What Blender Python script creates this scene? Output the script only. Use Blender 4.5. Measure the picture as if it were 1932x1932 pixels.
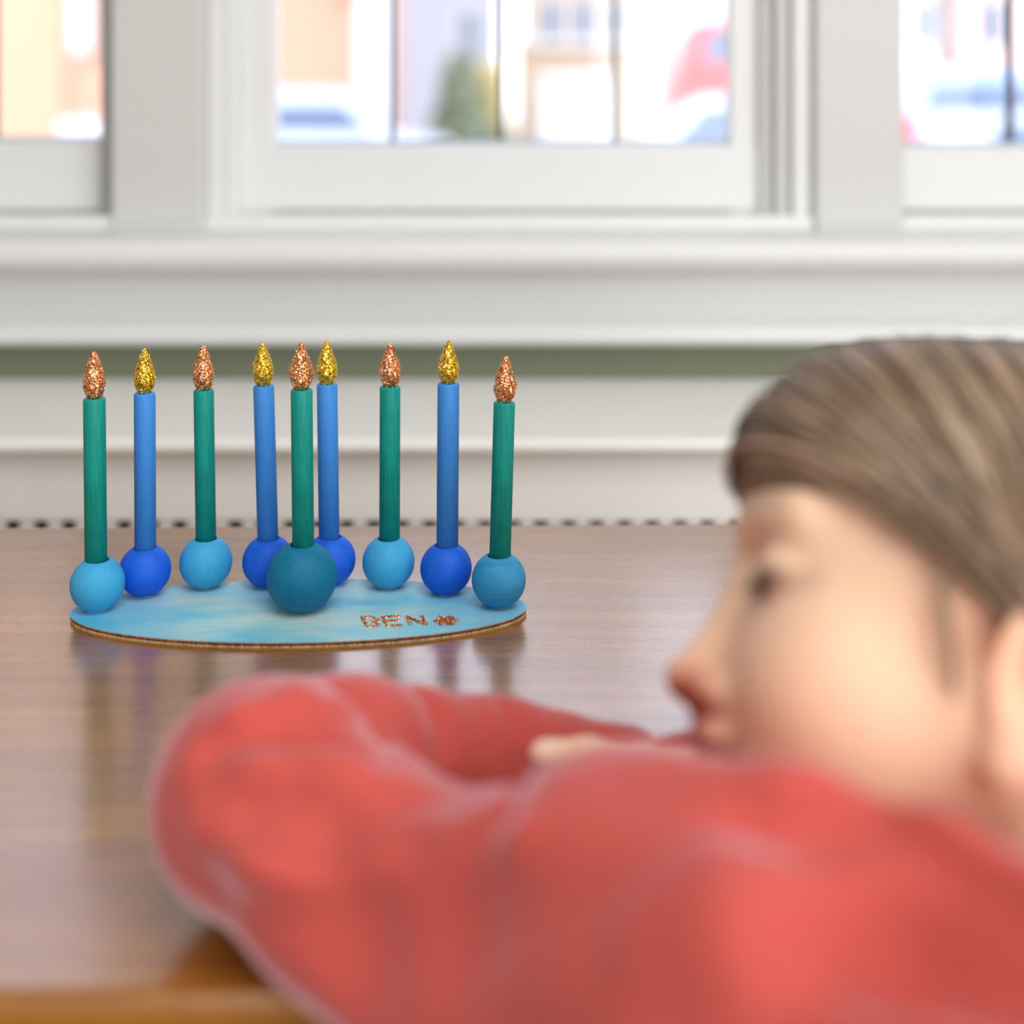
import bpy, bmesh, math, random
import numpy as np
from mathutils import Vector, Matrix

for o in list(bpy.data.objects): bpy.data.objects.remove(o)
SC = bpy.context.scene
COL = SC.collection
random.seed(7); RNG = np.random.default_rng(7)

# ------------------------------------------------------------------ camera
F = 2375.0; HC = 1.053; PY0 = 200.0
cam = bpy.data.cameras.new('camera'); co = bpy.data.objects.new('camera', cam); COL.objects.link(co)
co.location = (0, 0, HC); co.rotation_euler = (math.pi/2, 0, 0)
cam.sensor_width = 36; cam.lens = F/1932*36
cam.shift_y = -(966-PY0)/1932
cam.clip_start = 0.02; cam.clip_end = 400
cam.dof.use_dof = True; cam.dof.focus_distance = 0.838; cam.dof.aperture_fstop = 2.25; cam.dof.aperture_blades = 0
SC.camera = co
SC.view_settings.view_transform = 'Standard'; SC.view_settings.look = 'None'
SC.view_settings.gamma = 1; SC.view_settings.use_curve_mapping = False
SC.view_settings.exposure = 0.0

# ------------------------------------------------------------------ sky, sun, lamps
w = bpy.data.worlds.new('world'); SC.world = w; w.use_nodes = True
nt = w.node_tree; bg = nt.nodes['Background']
tcw = nt.nodes.new('ShaderNodeTexCoord'); spw = nt.nodes.new('ShaderNodeSeparateXYZ'); nt.links.new(tcw.outputs['Generated'], spw.inputs[0])
rw = nt.nodes.new('ShaderNodeValToRGB'); nt.links.new(spw.outputs[2], rw.inputs[0])   # hazy winter sky: white at the horizon, blue above
for e_, (p_, c_) in zip(rw.color_ramp.elements, ((0.0, (.93, .95, 1, 1)), (.75, (.54, .66, .93, 1)))): e_.position = p_; e_.color = c_
nt.links.new(rw.outputs[0], bg.inputs[0]); bg.inputs[1].default_value = 3.2
def lamp(name, kind, loc, rot, energy, color=(1, 1, 1), size=1, size_y=None):
    l = bpy.data.lights.new(name, kind); l.energy = energy; l.color = color
    if kind == 'AREA':
        l.size = size
        if size_y: l.shape = 'RECTANGLE'; l.size_y = size_y
    o = bpy.data.objects.new(name, l); COL.objects.link(o); o.location = loc; o.rotation_euler = rot
    return o
s = lamp('sun', 'SUN', (0, -10, 20), (math.radians(56), 0, math.radians(-24)), 1.6, (1, .93, .82)); s.data.angle = math.radians(.6)
lamp('rear_fill', 'AREA', (1.3, -2.75, 1.55), (math.radians(90), 0, math.radians(0)), 50, (.95, .99, 1), 1.8, 1.7)  # added fill from behind the camera; the rear wall has no window
lamp('right_fill', 'AREA', (2.2, -1.3, 1.5), (0, math.radians(90), 0), 36, (.96, 1, 1), 1.5, 1.8)  # added fill from the right side; no window is built there
lamp('ceiling_fill', 'AREA', (.3, -.2, 2.5), (0, 0, 0), 22, (.98, 1, .98), 1.2, 1.2)  # added overhead fill, stands for no built fixture

# ------------------------------------------------------------------ helpers
def P(px, py, d): return Vector(((px-966)/F*d, d, HC-(py-PY0)/F*d))
def srgb(r, g, b):
    f = lambda c: (c/255/12.92) if c/255 <= .04045 else ((c/255+.055)/1.055)**2.4
    return (f(r), f(g), f(b), 1)
def tag(o, label=None, cat=None, group=None, kind=None):
    if label: o['label'] = label
    if cat: o['category'] = cat
    if group: o['group'] = group
    if kind: o['kind'] = kind
    return o
def empty(name, loc=(0, 0, 0), rz=0):
    o = bpy.data.objects.new(name, None); COL.objects.link(o); o.location = loc; o.rotation_euler = (0, 0, rz)
    o.empty_display_size = .02
    return o
def link(name, me, mat=None, parent=None):
    o = bpy.data.objects.new(name, me); COL.objects.link(o)
    if mat and not me.materials: me.materials.append(mat)
    if parent: o.parent = parent
    return o
def pymesh(name, v, f, mat=None, parent=None, smooth=False):
    me = bpy.data.meshes.new(name); me.from_pydata([tuple(p) for p in v], [], [tuple(q) for q in f]); me.update()
    if smooth: me.shade_smooth()
    return link(name, me, mat, parent)
def bmobj(name, bm, mat=None, parent=None, smooth=False):
    bmesh.ops.recalc_face_normals(bm, faces=bm.faces)
    me = bpy.data.meshes.new(name); bm.to_mesh(me); bm.free()
    if smooth: me.shade_smooth()
    return link(name, me, mat, parent)
def bbox(bm, x0, x1, y0, y1, z0, z1, bev=0, seg=2):
    r = bmesh.ops.create_cube(bm, size=1); vs = r['verts']
    for v in vs:
        v.co = Vector(((x0+x1)/2+v.co.x*(x1-x0), (y0+y1)/2+v.co.y*(y1-y0), (z0+z1)/2+v.co.z*(z1-z0)))
    if bev:
        es = list({e for v in vs for e in v.link_edges})
        bmesh.ops.bevel(bm, geom=es, offset=bev, segments=seg, affect='EDGES', profile=.5)
def box(name, x0, x1, y0, y1, z0, z1, mat, parent=None, bev=0, seg=2):
    bm = bmesh.new(); bbox(bm, x0, x1, y0, y1, z0, z1, bev, seg)
    return bmobj(name, bm, mat, parent)
def lathe_geo(prof, n=48, close=True):
    v = []; f = []; rows = []
    for (r, z) in prof:
        if r < 1e-7: rows.append([len(v)]); v.append((0, 0, z))
        else:
            rows.append(list(range(len(v), len(v)+n)))
            for i in range(n):
                a = 2*math.pi*i/n; v.append((r*math.cos(a), r*math.sin(a), z))
    for a, b in zip(rows[:-1], rows[1:]):
        for i in range(n):
            j = (i+1) % n
            if len(a) == 1 and len(b) == 1: continue
            if len(a) == 1: f.append((a[0], b[i], b[j]))
            elif len(b) == 1: f.append((a[i], a[j], b[0]))
            else: f.append((a[i], a[j], b[j], b[i]))
    return v, f
def lathe(name, prof, mat, parent=None, n=48, smooth=True):
    v, f = lathe_geo(prof, n)
    bm = bmesh.new(); me = bpy.data.meshes.new('t'); me.from_pydata(v, [], f); bm.from_mesh(me); bpy.data.meshes.remove(me)
    return bmobj(name, bm, mat, parent, smooth)

# ------------------------------------------------------------------ materials
class N:
    def __init__(s, name):
        s.m = bpy.data.materials.new(name); s.m.use_nodes = True; s.t = s.m.node_tree
        s.b = s.t.nodes['Principled BSDF']
    def n(s, typ, **k):
        x = s.t.nodes.new('ShaderNode'+typ)
        for a, b in k.items():
            if hasattr(x, a) and a not in x.inputs: setattr(x, a, b)
            else: x.inputs[a.replace('_', ' ')].default_value = b
        return x
    def l(s, a, b): s.t.links.new(a, b)
    def set(s, **k):
        for a, b in k.items(): s.b.inputs[a.replace('_', ' ')].default_value = b
        return s
    def coord(s, scale=(1, 1, 1), out='Object', rot=(0, 0, 0)):
        tc = s.n('TexCoord'); mp = s.n('Mapping'); mp.inputs['Scale'].default_value = scale; mp.inputs['Rotation'].default_value = rot
        s.l(tc.outputs[out], mp.inputs[0]); return mp.outputs[0]
    def noise(s, vec, scale, detail=3, rough=.5):
        x = s.n('TexNoise'); x.inputs['Scale'].default_value = scale; x.inputs['Detail'].default_value = detail
        x.inputs['Roughness'].default_value = rough; s.l(vec, x.inputs['Vector']); return x.outputs[0]
    def ramp(s, fac, stops, interp='LINEAR'):
        x = s.n('ValToRGB'); cr = x.color_ramp; cr.interpolation = interp
        while len(cr.elements) < len(stops): cr.elements.new(.5)
        for e, (p, c) in zip(cr.elements, stops): e.position = p; e.color = c
        s.l(fac, x.inputs[0]); return x.outputs[0]
    def mix(s, fac, a, b, mode='MIX'):
        x = s.n('Mix'); x.data_type = 'RGBA'; x.blend_type = mode
        for sock, val in ((x.inputs[0], fac), (x.inputs[6], a), (x.inputs[7], b)):
            if hasattr(val, 'links'): s.l(val, sock)
            else: sock.default_value = val
        return x.outputs[2]
    def bump(s, h, strength=.3, dist=.001, prev=None):
        x = s.n('Bump'); x.inputs['Strength'].default_value = strength; x.inputs['Distance'].default_value = dist
        s.l(h, x.inputs['Height'])
        if prev is not None: s.l(prev, x.inputs['Normal'])
        s.l(x.outputs[0], s.b.inputs['Normal']); return x.outputs[0]
def plain(name, c, rough=.5, metal=0, **k):
    m = N(name); m.set(Base_Color=c, Roughness=rough, Metallic=metal, **k); return m.m
def g(v): return (v, v, v, 1)

def paint(name, c, rough=.45, var=.03):
    m = N(name); m.set(Roughness=rough)
    v = m.coord(); n = m.noise(v, 3, 4)
    c2 = tuple(x*(1-var*2) for x in c[:3])+(1,)
    m.l(m.mix(n, c, c2), m.b.inputs['Base Color'])
    m.bump(m.noise(m.coord((40, 40, 40)), 4), .08, .001)
    return m.m
M_trim = paint('white_gloss_paint', (.80, .80, .80, 1), .35)
M_case = paint('casing_paint', (.64, .635, .625, 1), .4)
M_wallgreen = paint('sage_wall_paint', srgb(116, 120, 98), .7)
M_white = paint('white_room_paint', (.8, .79, .77, 1), .8)
M_cover = paint('cover_cream_paint', (.90, .89, .865, 1), .6)
M_dark = plain('recess_shade', (.10, .10, .07, 1), .9)  # dark colour for the shade inside the radiator cover
M_came = plain('lead_came', (.10, .11, .12, 1), .5, .6)
M_track = paint('grey_window_track', (.33, .33, .33, 1), .5)
M_seal = plain('blue_grey_seal', srgb(170, 185, 205), .6)
M_floor = N('oak_floor'); M_floor.set(Roughness=.4)
M_floor.l(M_floor.ramp(M_floor.noise(M_floor.coord((1, 14, 1)), 5, 5), [(.3, srgb(120, 80, 45)), (.7, srgb(165, 118, 72))]), M_floor.b.inputs['Base Color']); M_floor = M_floor.m

# window glass: thin clear pane, reflects a little
m = N('window_glass'); t = m.t
gl = m.n('BsdfGlossy', Roughness=.02); tr = m.n('BsdfTransparent'); fr = m.n('Fresnel', IOR=1.45); mx = m.n('MixShader')
m.l(fr.outputs[0], mx.inputs[0]); m.l(tr.outputs[0], mx.inputs[1]); m.l(gl.outputs[0], mx.inputs[2]); m.l(mx.outputs[0], t.nodes['Material Output'].inputs[0])
M_glass = m.m

# table wood
m = N('honey_table_wood')
vg = m.coord((2.2, 26, 26)); n1 = m.noise(vg, 3.0, 6, .6)
base = m.ramp(n1, [(.30, srgb(146, 92, 26)), (.52, srgb(172, 114, 38)), (.75, srgb(192, 134, 54))])
n2 = m.noise(m.coord((1.2, 5, 5)), 2.5, 3)
base = m.mix(n2, base, m.mix(.75, base, srgb(150, 96, 44), 'MULTIPLY'), 'MIX')
pores = m.noise(m.coord((95, 1050, 400)), 1.0, 2, .55)
pm = m.ramp(pores, [(.57, g(0)), (.66, g(1))])
pm2 = m.ramp(m.noise(m.coord((9, 60, 40)), 1.0, 2), [(.38, g(.1)), (.62, g(1))])
pmx = m.mix(1.0, pm, pm2, 'MULTIPLY')
base = m.mix(pmx, base, srgb(80, 48, 20))
m.l(base, m.b.inputs['Base Color'])
m.l(m.ramp(n2, [(.3, g(.22)), (.7, g(.30))]), m.b.inputs['Roughness'])
m.set(Specular_IOR_Level=.7, Coat_Weight=.9, Coat_Roughness=.2, Coat_IOR=1.6)
bw = m.noise(m.coord((18, 240, 100)), 1.0, 4, .6)
b1 = m.bump(bw, .05, .0005)
b2 = m.bump(pmx, -.12, .0005, b1)
M_table = m.m

# fabric
m = N('coral_knit'); m.set(Roughness=.85, Sheen_Weight=1.0, Sheen_Roughness=.35, Sheen_Tint=(1, .74, .84, 1), Specular_IOR_Level=.2)
n = m.noise(m.coord((6, 6, 6)), 2, 3)
m.l(m.mix(n, (.56, .090, .074, 1), (.49, .072, .060, 1)), m.b.inputs['Base Color'])
wv = m.n('TexWave', wave_type='BANDS', bands_direction='DIAGONAL'); wv.inputs['Scale'].default_value = 260; wv.inputs['Distortion'].default_value = .4
m.l(m.coord(), wv.inputs['Vector'])
wv2 = m.n('TexWave', wave_type='BANDS', bands_direction='Z'); wv2.inputs['Scale'].default_value = 300; wv2.inputs['Distortion'].default_value = .4
m.l(m.coord(), wv2.inputs['Vector'])
m.bump(m.mix(.5, wv.outputs[0], wv2.outputs[0]), .35, .0006)
M_knit = m.m

def vcol(name, rough, sss=0, **k):
    m = N(name); a = m.n('Attribute', attribute_name='tint'); m.l(a.outputs['Color'], m.b.inputs['Base Color'])
    m.set(Roughness=rough, **k)
    if sss:
        m.b.inputs['Subsurface Weight'].default_value = sss; m.b.inputs['Subsurface Radius'].default_value = (1, .35, .2)
        m.b.inputs['Subsurface Scale'].default_value = .006
    return m
m = vcol('child_skin', .5, .35, Specular_IOR_Level=.4); m.bump(m.noise(m.coord((1, 1, 1)), 900, 2), .05, .0004); M_skin = m.m
m = vcol('light_brown_hair', .42, 0, Specular_IOR_Level=.6); M_hair = m.m
M_trous = paint('denim_cloth', srgb(52, 66, 96), .9, .15)
M_stool = paint('stool_wood', srgb(150, 105, 62), .5, .1)

# painted wood of beads and sticks
def painted_wood(name, c, grain=(1, 1, 1), gs=500, bump=.15, light=None, var=.12, rough=.6):
    m = N(name); m.set(Roughness=rough, Specular_IOR_Level=.35)
    a = m.noise(m.coord(grain), gs, 4, .6)
    b_ = m.noise(m.coord(), 60, 3)
    c1 = tuple(min(1, x*(1+var)) for x in c[:3])+(1,); c0 = tuple(x*(1-var) for x in c[:3])+(1,)
    k = m.mix(m.ramp(a, [(.35, g(0)), (.65, g(1))]), c0, c1)
    if light: k = m.mix(m.ramp(b_, [(.45, g(0)), (.8, g(.5))]), k, light)
    m.l(k, m.b.inputs['Base Color']); m.bump(a, bump, .0004); return m.m
M_teal = painted_wood('teal_stick_paint', srgb(0, 140, 128), (1, 1, .06), 700, .3, srgb(10, 165, 150), .16)
M_blue = painted_wood('blue_stick_paint', srgb(62, 136, 216), (1, 1, .06), 700, .1, srgb(38, 128, 222), .06)
M_sky = painted_wood('sky_bead_paint', srgb(62, 166, 218), (1, 1, .3), 450, .1, srgb(58, 178, 232), .06)
M_royal = painted_wood('royal_bead_paint', srgb(14, 94, 218), (.3, 1, 1), 380, .18, srgb(40, 104, 235), .12)
M_petrol = painted_wood('petrol_bead_paint', srgb(0, 112, 152), (.4, 1, 1), 420, .22, srgb(0, 128, 156), .14)
M_steel = painted_wood('steel_blue_bead_paint', srgb(46, 142, 192), (.15, .6, 1), 380, .7, srgb(70, 160, 205), .12)
M_glue = plain('clear_glue', (.25, .55, .78, 1), .2, 0, Transmission_Weight=.5)

def glitter(name, c1, c2, c3):
    m = N(name); m.set(Metallic=1, Roughness=.22)
    vo = m.n('TexVoronoi'); vo.inputs['Scale'].default_value = 1500; m.l(m.coord(), vo.inputs['Vector'])
    sep = m.n('SeparateColor'); m.l(vo.outputs['Color'], sep.inputs[0])
    m.l(m.ramp(sep.outputs[0], [(.0, c1), (.5, c2), (1, c3)]), m.b.inputs['Base Color'])
    gm = m.n('NewGeometry'); sub = m.n('VectorMath', operation='SUBTRACT'); sub.inputs[1].default_value = (.5, .5, .5); m.l(vo.outputs['Color'], sub.inputs[0])
    sc = m.n('VectorMath', operation='SCALE'); sc.inputs[3].default_value = 1.0; m.l(sub.outputs[0], sc.inputs[0])
    ad = m.n('VectorMath', operation='ADD'); m.l(gm.outputs['Normal'], ad.inputs[0]); m.l(sc.outputs[0], ad.inputs[1])
    no = m.n('VectorMath', operation='NORMALIZE'); m.l(ad.outputs[0], no.inputs[0]); m.l(no.outputs[0], m.b.inputs['Normal'])
    return m.m
M_copper = glitter('copper_glitter', srgb(214, 118, 56), srgb(244, 168, 108), srgb(255, 224, 190))
M_gold = glitter('gold_glitter', srgb(206, 146, 14), srgb(246, 200, 48), srgb(255, 240, 140))

# ------------------------------------------------------------------ room shell
def struct(o): o['kind'] = 'structure'; return o
RX0, RX1, RY0, WY = -2.3, 2.3, -2.9, 1.55
struct(box('floor', RX0-.1, RX1+.1, RY0-.1, WY+.18, -.05, 0, M_floor))
struct(box('ceiling', RX0-.1, RX1+.1, RY0-.1, WY+.18, 2.6, 2.66, M_white))
struct(box('wall_left', RX0-.1, RX0, RY0, WY+.16, 0, 2.6, M_white))
struct(box('wall_right', RX1, RX1+.1, RY0, WY+.16, 0, 2.6, M_white))
struct(box('wall_rear', RX0-.1, RX1+.1, RY0-.1, RY0, 0, 2.6, M_white))
# front wall with three window openings
GX = [(-1.12, -.490), (-.376, .371), (.479, 1.11)]   # openings in x
ZB, ZT = .893, 2.12
bm = bmesh.new()
bbox(bm, RX0, RX1, WY, WY+.16, 0, ZB-.02); bbox(bm, RX0, RX1, WY, WY+.16, ZT, 2.6)
bbox(bm, RX0, GX[0][0], WY, WY+.16, ZB-.02, ZT); bbox(bm, GX[2][1], RX1, WY, WY+.16, ZB-.02, ZT)
struct(bmobj('wall_front', bm, M_wallgreen))
# mullion casings between the windows
struct(box('trim_1', GX[0][1], GX[1][0], WY-.012, WY+.15, ZB-.01, ZT, M_case, None, .004))
struct(box('trim_2', GX[1][1], GX[2][0], WY-.012, WY+.15, ZB-.01, ZT, M_case, None, .004))
struct(box('trim_3', GX[0][0]-.10, GX[0][0]+.003, WY-.014, WY+.15, ZB-.01, ZT, M_case, None, .004))
struct(box('trim_4', GX[2][1]-.003, GX[2][1]+.10, WY-.014, WY+.15, ZB-.01, ZT, M_case, None, .004))
struct(box('trim_5', GX[0][0]-.12, GX[2][1]+.12, WY-.02, WY, ZT, ZT+.12, M_case, None, .004))
# small plinth blocks at foot of the casings
struct(box('trim_6', GX[0][1]+.002, GX[1][0]-.002, WY-.020, WY-.010, ZB-.008, ZB+.014, M_case, None, .003))
struct(box('trim_7', GX[1][1]+.002, GX[2][0]-.002, WY-.020, WY-.010, ZB-.008, ZB+.014, M_case, None, .003))
# stool (window board) with rounded nosing, swept profile along x
def sweep_x(name, prof, x0, x1, mat, parent=None, smooth=False):
    n = len(prof); v = [(x0, y, z) for y, z in prof]+[(x1, y, z) for y, z in prof]
    f = [tuple(range(n))[::-1], tuple(range(n, 2*n))]+[(i, (i+1) % n, n+(i+1) % n, n+i) for i in range(n)]
    bm = bmesh.new(); me = bpy.data.meshes.new('t'); me.from_pydata(v, [], f); bm.from_mesh(me); bpy.data.meshes.remove(me)
    o = bmobj(name, bm, mat, parent)
    return o
prof = [(WY+.05, .905), (1.465, .900)]
for k in range(9):
    a = math.pi/2+math.pi*k/8; prof.append((1.462+.0185*math.cos(a)*1.1, .8815+.0185*math.sin(a)))
prof += [(1.47, .858), (WY+.05, .858)]
struct(sweep_x('window_sill', prof, -1.35, 1.35, M_trim))
prof = [(WY+.005, .858), (1.527, .858), (1.527, .797), (1.520, .793), (1.513, .785), (1.512, .772), (1.520, .764), (WY+.005, .762)]
struct(sweep_x('trim_8', prof, -1.30, 1.30, M_trim))

# windows
def window(idx, gx, glass, cames, stops, zb):
    root = struct(empty('window_%d' % idx, ((gx[0]+gx[1])/2, WY+.05, ZB)))
    inv = Matrix.Translation(-root.location)
    def b(name, x0, x1, y0, y1, z0, z1, mat, bev=.003):
        o = box(name, x0, x1, y0, y1, z0, z1, mat, root, bev); o.matrix_parent_inverse = inv; return o
    for (x0, x1, y0, mt) in stops: b('stop_bead', x0, x1, y0, WY+.13, ZB+.012, ZT, mt)
    g0, g1 = glass
    b('stile', g0-.05, g0, WY+.05, WY+.085, .915, ZT-.02, M_trim, .004)
    b('stile', g1, g1+.046, WY+.05, WY+.085, .915, ZT-.02, M_trim, .004)
    b('bottom_rail', gx[0], gx[1], WY+.047, WY+.088, .920, zb, M_trim, .004)
    b('top_rail', gx[0], gx[1], WY+.047, WY+.088, ZT-.07, ZT-.0, M_trim, .004)
    b('inner_sill', gx[0]-.001, gx[1]+.001, WY-.004, WY+.15, ZB-.02, .918, M_trim, .004)
    b('gasket', g0, g1, WY+.062, WY+.078, zb-.001, zb+.005, M_seal, 0)
    xs = [g0]+cames+[g1]
    for a, c in zip(xs[:-1], xs[1:]):
        b('pane', a, c, WY+.070, WY+.073, zb-.01, ZT-.06, M_glass, 0)
    for c in cames: b('came', c-.0035, c+.0035, WY+.064, WY+.079, zb, ZT-.07, M_came, .0015)
    return root
f162 = lambda px: (px-966)/F*1.62
window(1, GX[0], (GX[0][0]+.03, f162(203)), [f162(-222), f162(-10)-.0], [(GX[0][1]-.021, GX[0][1], WY+.012, M_track)], 1.009)
window(2, GX[1], (f162(525), f162(1371)), [f162(740), f162(946), f162(1160)],
       [(GX[1][0], GX[1][0]+.020, WY+.004, M_trim), (GX[1][0]+.020, GX[1][0]+.034, WY+.020, M_trim),
        (GX[1][1]-.024, GX[1][1], WY+.004, M_trim), (GX[1][1]-.042, GX[1][1]-.024, WY+.018, M_case), (GX[1][1]-.058, GX[1][1]-.042, WY+.034, M_case)], 1.004)
window(3, GX[2], (f162(1693), GX[2][1]-.03), [f162(1905), f162(2115)], [(GX[2][0], GX[2][0]+.006, WY+.012, M_track)], 1.002)

# ------------------------------------------------------------------ radiator cover
rc = empty('radiator_cover', (0, 1.41, 0)); tag(rc, 'long white painted radiator cover with slotted grille below the window sill', 'radiator cover')
rinv = Matrix.Translation((0, -1.41, 0))
def rb(o): o.parent = rc; o.matrix_parent_inverse = rinv; return o
prof = [(1.548, .717), (1.285, .7155)]
for k in range(7):
    a = math.pi/2+math.pi*k/6; prof.append((1.282+.0085*math.cos(a), .707+.0085*math.sin(a)))
prof += [(1.548, .6985)]
rb(sweep_x('top_board', prof, -.98, .98, M_cover))
rb(box('front_frame', -.96, .96, 1.300, 1.318, .6240, .699, M_cover, None, .002))
rb(box('bottom_rail', -.96, .96, 1.300, 1.318, .02, .14, M_cover, None, .002))
rb(box('side_panel', -.96, -.945, 1.318, 1.548, .0, .699, M_cover))
rb(box('side_panel', .945, .96, 1.318, 1.548, .0, .699, M_cover))
rb(box('shade_backing', -.945, .945, 1.345, 1.35, .02, .699, M_dark))  # dark sheet standing in for the shade behind the slots
bm = bmesh.new(); bbox(bm, -.0072, .0072, 1.303, 1.312,   .14, .626, .0015, 1); sl = bmobj('slat', bm, M_cover); rb(sl)
k = 0; x = -.935
while x < .935:
    o = sl if k == 0 else rb(sl.copy())
    if k: COL.objects.link(o)
    o.location.x = x; x += .0288; k += 1
rb(box('cross_bar', -.945, .945, 1.303, 1.311, .545, .560, M_cover))

# ------------------------------------------------------------------ table
TZ = .72
tb = empty('table', (-.42, .735, 0), math.radians(.9)); tag(tb, 'honey brown wooden table with glossy worn top in front of the windows', 'table')
bm = bmesh.new(); bbox(bm, -.75, .635, -.2695, .263, TZ-.028, TZ, .006, 3); top = bmobj('tabletop', bm, M_table, tb)
bm = bmesh.new()
for (a, b_, c, d) in ((-.70, .595, -.225, -.205), (-.70, .595, .205, .225), (-.70, -.68, -.205, .205), (.575, .595, -.205, .205)): bbox(bm, a, b_, c, d, TZ-.10, TZ-.028)
bmobj('apron', bm, M_table, tb)
for x in (-.69, .585):
    for y in (-.215, .215):
        bm = bmesh.new(); bbox(bm, x-.025, x+.025, y-.025, y+.025, 0, TZ-.028, .004)
        for v in bm.verts:
            if v.co.z < .1: v.co.x += (x-v.co.x)*.35; v.co.y += (y-v.co.y)*.35
        bmobj('leg', bm, M_table, tb)

# ------------------------------------------------------------------ candle holder
PXC, PYC, HW, HD, PT = -.1391, .8255, .1487, .0522, .0034
mb = empty('candle_holder', (PXC, PYC, TZ), math.radians(1.3))
tag(mb, 'oval pale blue plywood candle holder with painted beads and glitter name', 'candle holder')
MINV = mb.matrix_basis.inverted()
def ply(name, z0, z1, grow, mat, n=128):
    v = []; 
    for z in (z0, z1):
        for i in range(n):
            a = 2*math.pi*i/n; v.append(((HW+grow)*math.cos(a), (HD+grow)*math.sin(a), z))
    f = [tuple(range(n))[::-1], tuple(range(n, 2*n))]+[(i, (i+1) % n, n+(i+1) % n, n+i) for i in range(n)]
    return pymesh(name, v, f, mat, mb)
# stained top veneer
m = N('blue_stained_birch'); m.set(Roughness=.55)
v1 = m.coord((7, 60, 60)); n1 = m.noise(v1, 1.6, 4, .6); v2 = m.coord((10, 26, 1)); n2 = m.noise(v2, 1.0, 3, .55)
col = m.ramp(n2, [(.28, srgb(96, 186, 216)), (.42, srgb(140, 206, 222)), (.54, srgb(176, 216, 216)), (.66, srgb(208, 222, 208))])
# stain stronger toward both ends
tc = m.n('TexCoord'); sp = m.n('SeparateXYZ'); m.l(tc.outputs['Object'], sp.inputs[0])
ab = m.n('Math', operation='ABSOLUTE'); m.l(sp.outputs[0], ab.inputs[0]); ml = m.n('Math', operation='MULTIPLY'); ml.inputs[1].default_value = 6.6; m.l(ab.outputs[0], ml.inputs[0])
col = m.mix(m.ramp(ml.outputs[0], [(.35, g(0)), (.95, g(.75))]), col, srgb(62, 176, 222))
col = m.mix(m.ramp(n1, [(.35, g(.0)), (.75, g(.35))]), col, srgb(60, 160, 205))
fine = m.noise(m.coord((30, 700, 300)), 1, 3, .6)
col = m.mix(m.ramp(fine, [(.55, g(0)), (.75, g(.25))]), col, srgb(70, 150, 185))
m.l(col, m.b.inputs['Base Color']); m.bump(fine, .12, .0003); M_stain = m.m
def plym(name, c1, c2):
    m = N(name); m.set(Roughness=.6); n = m.noise(m.coord((1, 1, .3)), 900, 2); m.l(m.ramp(n, [(.4, c1), (.6, c2)]), m.b.inputs['Base Color']); m.bump(n, .4, .0003); return m.m
ply('bottom_ply', 0, .0009, -.0002, plym('bottom_ply_edge', srgb(150, 140, 100), srgb(216, 206, 160)))
ply('core_ply', .0009, .0025, -.0005, plym('burnt_core_edge', srgb(86, 34, 16), srgb(142, 66, 36)))
ply('top_ply', .0025, .0031, -.0002, plym('top_ply_edge', srgb(160, 94, 44), srgb(228, 168, 96)))
ply('stained_top', .0031, PT, -.0001, M_stain)

# data: bead centre px, stick bottom px, stick top px, stick top py, front contact py, flame tip py
CD = [(184, 181, 178, 751, 1155, 661, 'teal', 'copper', M_sky, .0175),
      (273.5, 274.2, 273, 741, 1127, 656, 'blue', 'gold', M_royal, .0172),
      (388.5, 388.5, 384, 735, 1112, 650, 'teal', 'copper', M_sky, .0178),
      (506, 505.5, 497, 727, 1110, 645, 'blue', 'gold', M_royal, .0176),
      (569.5, 572, 569, 734, 1158, 647, 'teal', 'copper', M_petrol, .0228),
      (622.5, 621, 617, 724, 1107, 642, 'blue', 'gold', M_royal, .0176),
      (733, 735, 736, 729, 1112, 646, 'teal', 'copper', M_sky, .0179),
      (841.5, 844, 846, 723, 1124, 642, 'blue', 'gold', M_royal, .0175),
      (941, 943.5, 952, 758, 1148, 670, 'teal', 'copper', M_steel, .0179)]
LAB = ['leftmost teal green wooden candle with a copper glitter flame, in the light blue bead',
       'blue wooden candle with gold glitter flame, second from the left end of the holder',
       'teal wooden candle with copper glitter flame in a sky blue bead, third from the left',
       'blue wooden candle with gold glitter flame just left of the front middle candle',
       'teal wooden candle with copper glitter flame in the big petrol bead at the front middle',
       'blue wooden candle with gold glitter flame partly behind the front middle candle',
       'teal wooden candle with copper glitter flame in a sky blue bead right of the middle',
       'blue wooden candle with gold glitter flame, second from the right end of the holder',
       'rightmost teal wooden candle, leaning, with a copper glitter flame, in the rough steel blue bead']
def flakes(pts, nrm, size, mat, name, parent, lift=.0001):
    V = []; Fc = []
    for p, n_ in zip(pts, nrm):
        n_ = Vector(n_); d = (n_+Vector(RNG.normal(0, .55, 3))).normalized()
        t = d.orthogonal().normalized(); b_ = d.cross(t); a0 = RNG.random()*6.28; s = size*(.6+.8*RNG.random())
        c = Vector(p)+n_*(lift+s*.25); k = len(V)
        for j in range(4):
            a = a0+j*math.pi/2; V.append(c+(t*math.cos(a)+b_*math.sin(a))*s*.5)
        V.append(c-d*s*.35)
        Fc += [(k, k+1, k+2, k+3), (k+1, k, k+4), (k+2, k+1, k+4), (k+3, k+2, k+4), (k, k+3, k+4)]
    o = pymesh(name, V, Fc, mat, parent); tag(o, kind='stuff'); return o
HE = HC-TZ-PT
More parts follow.
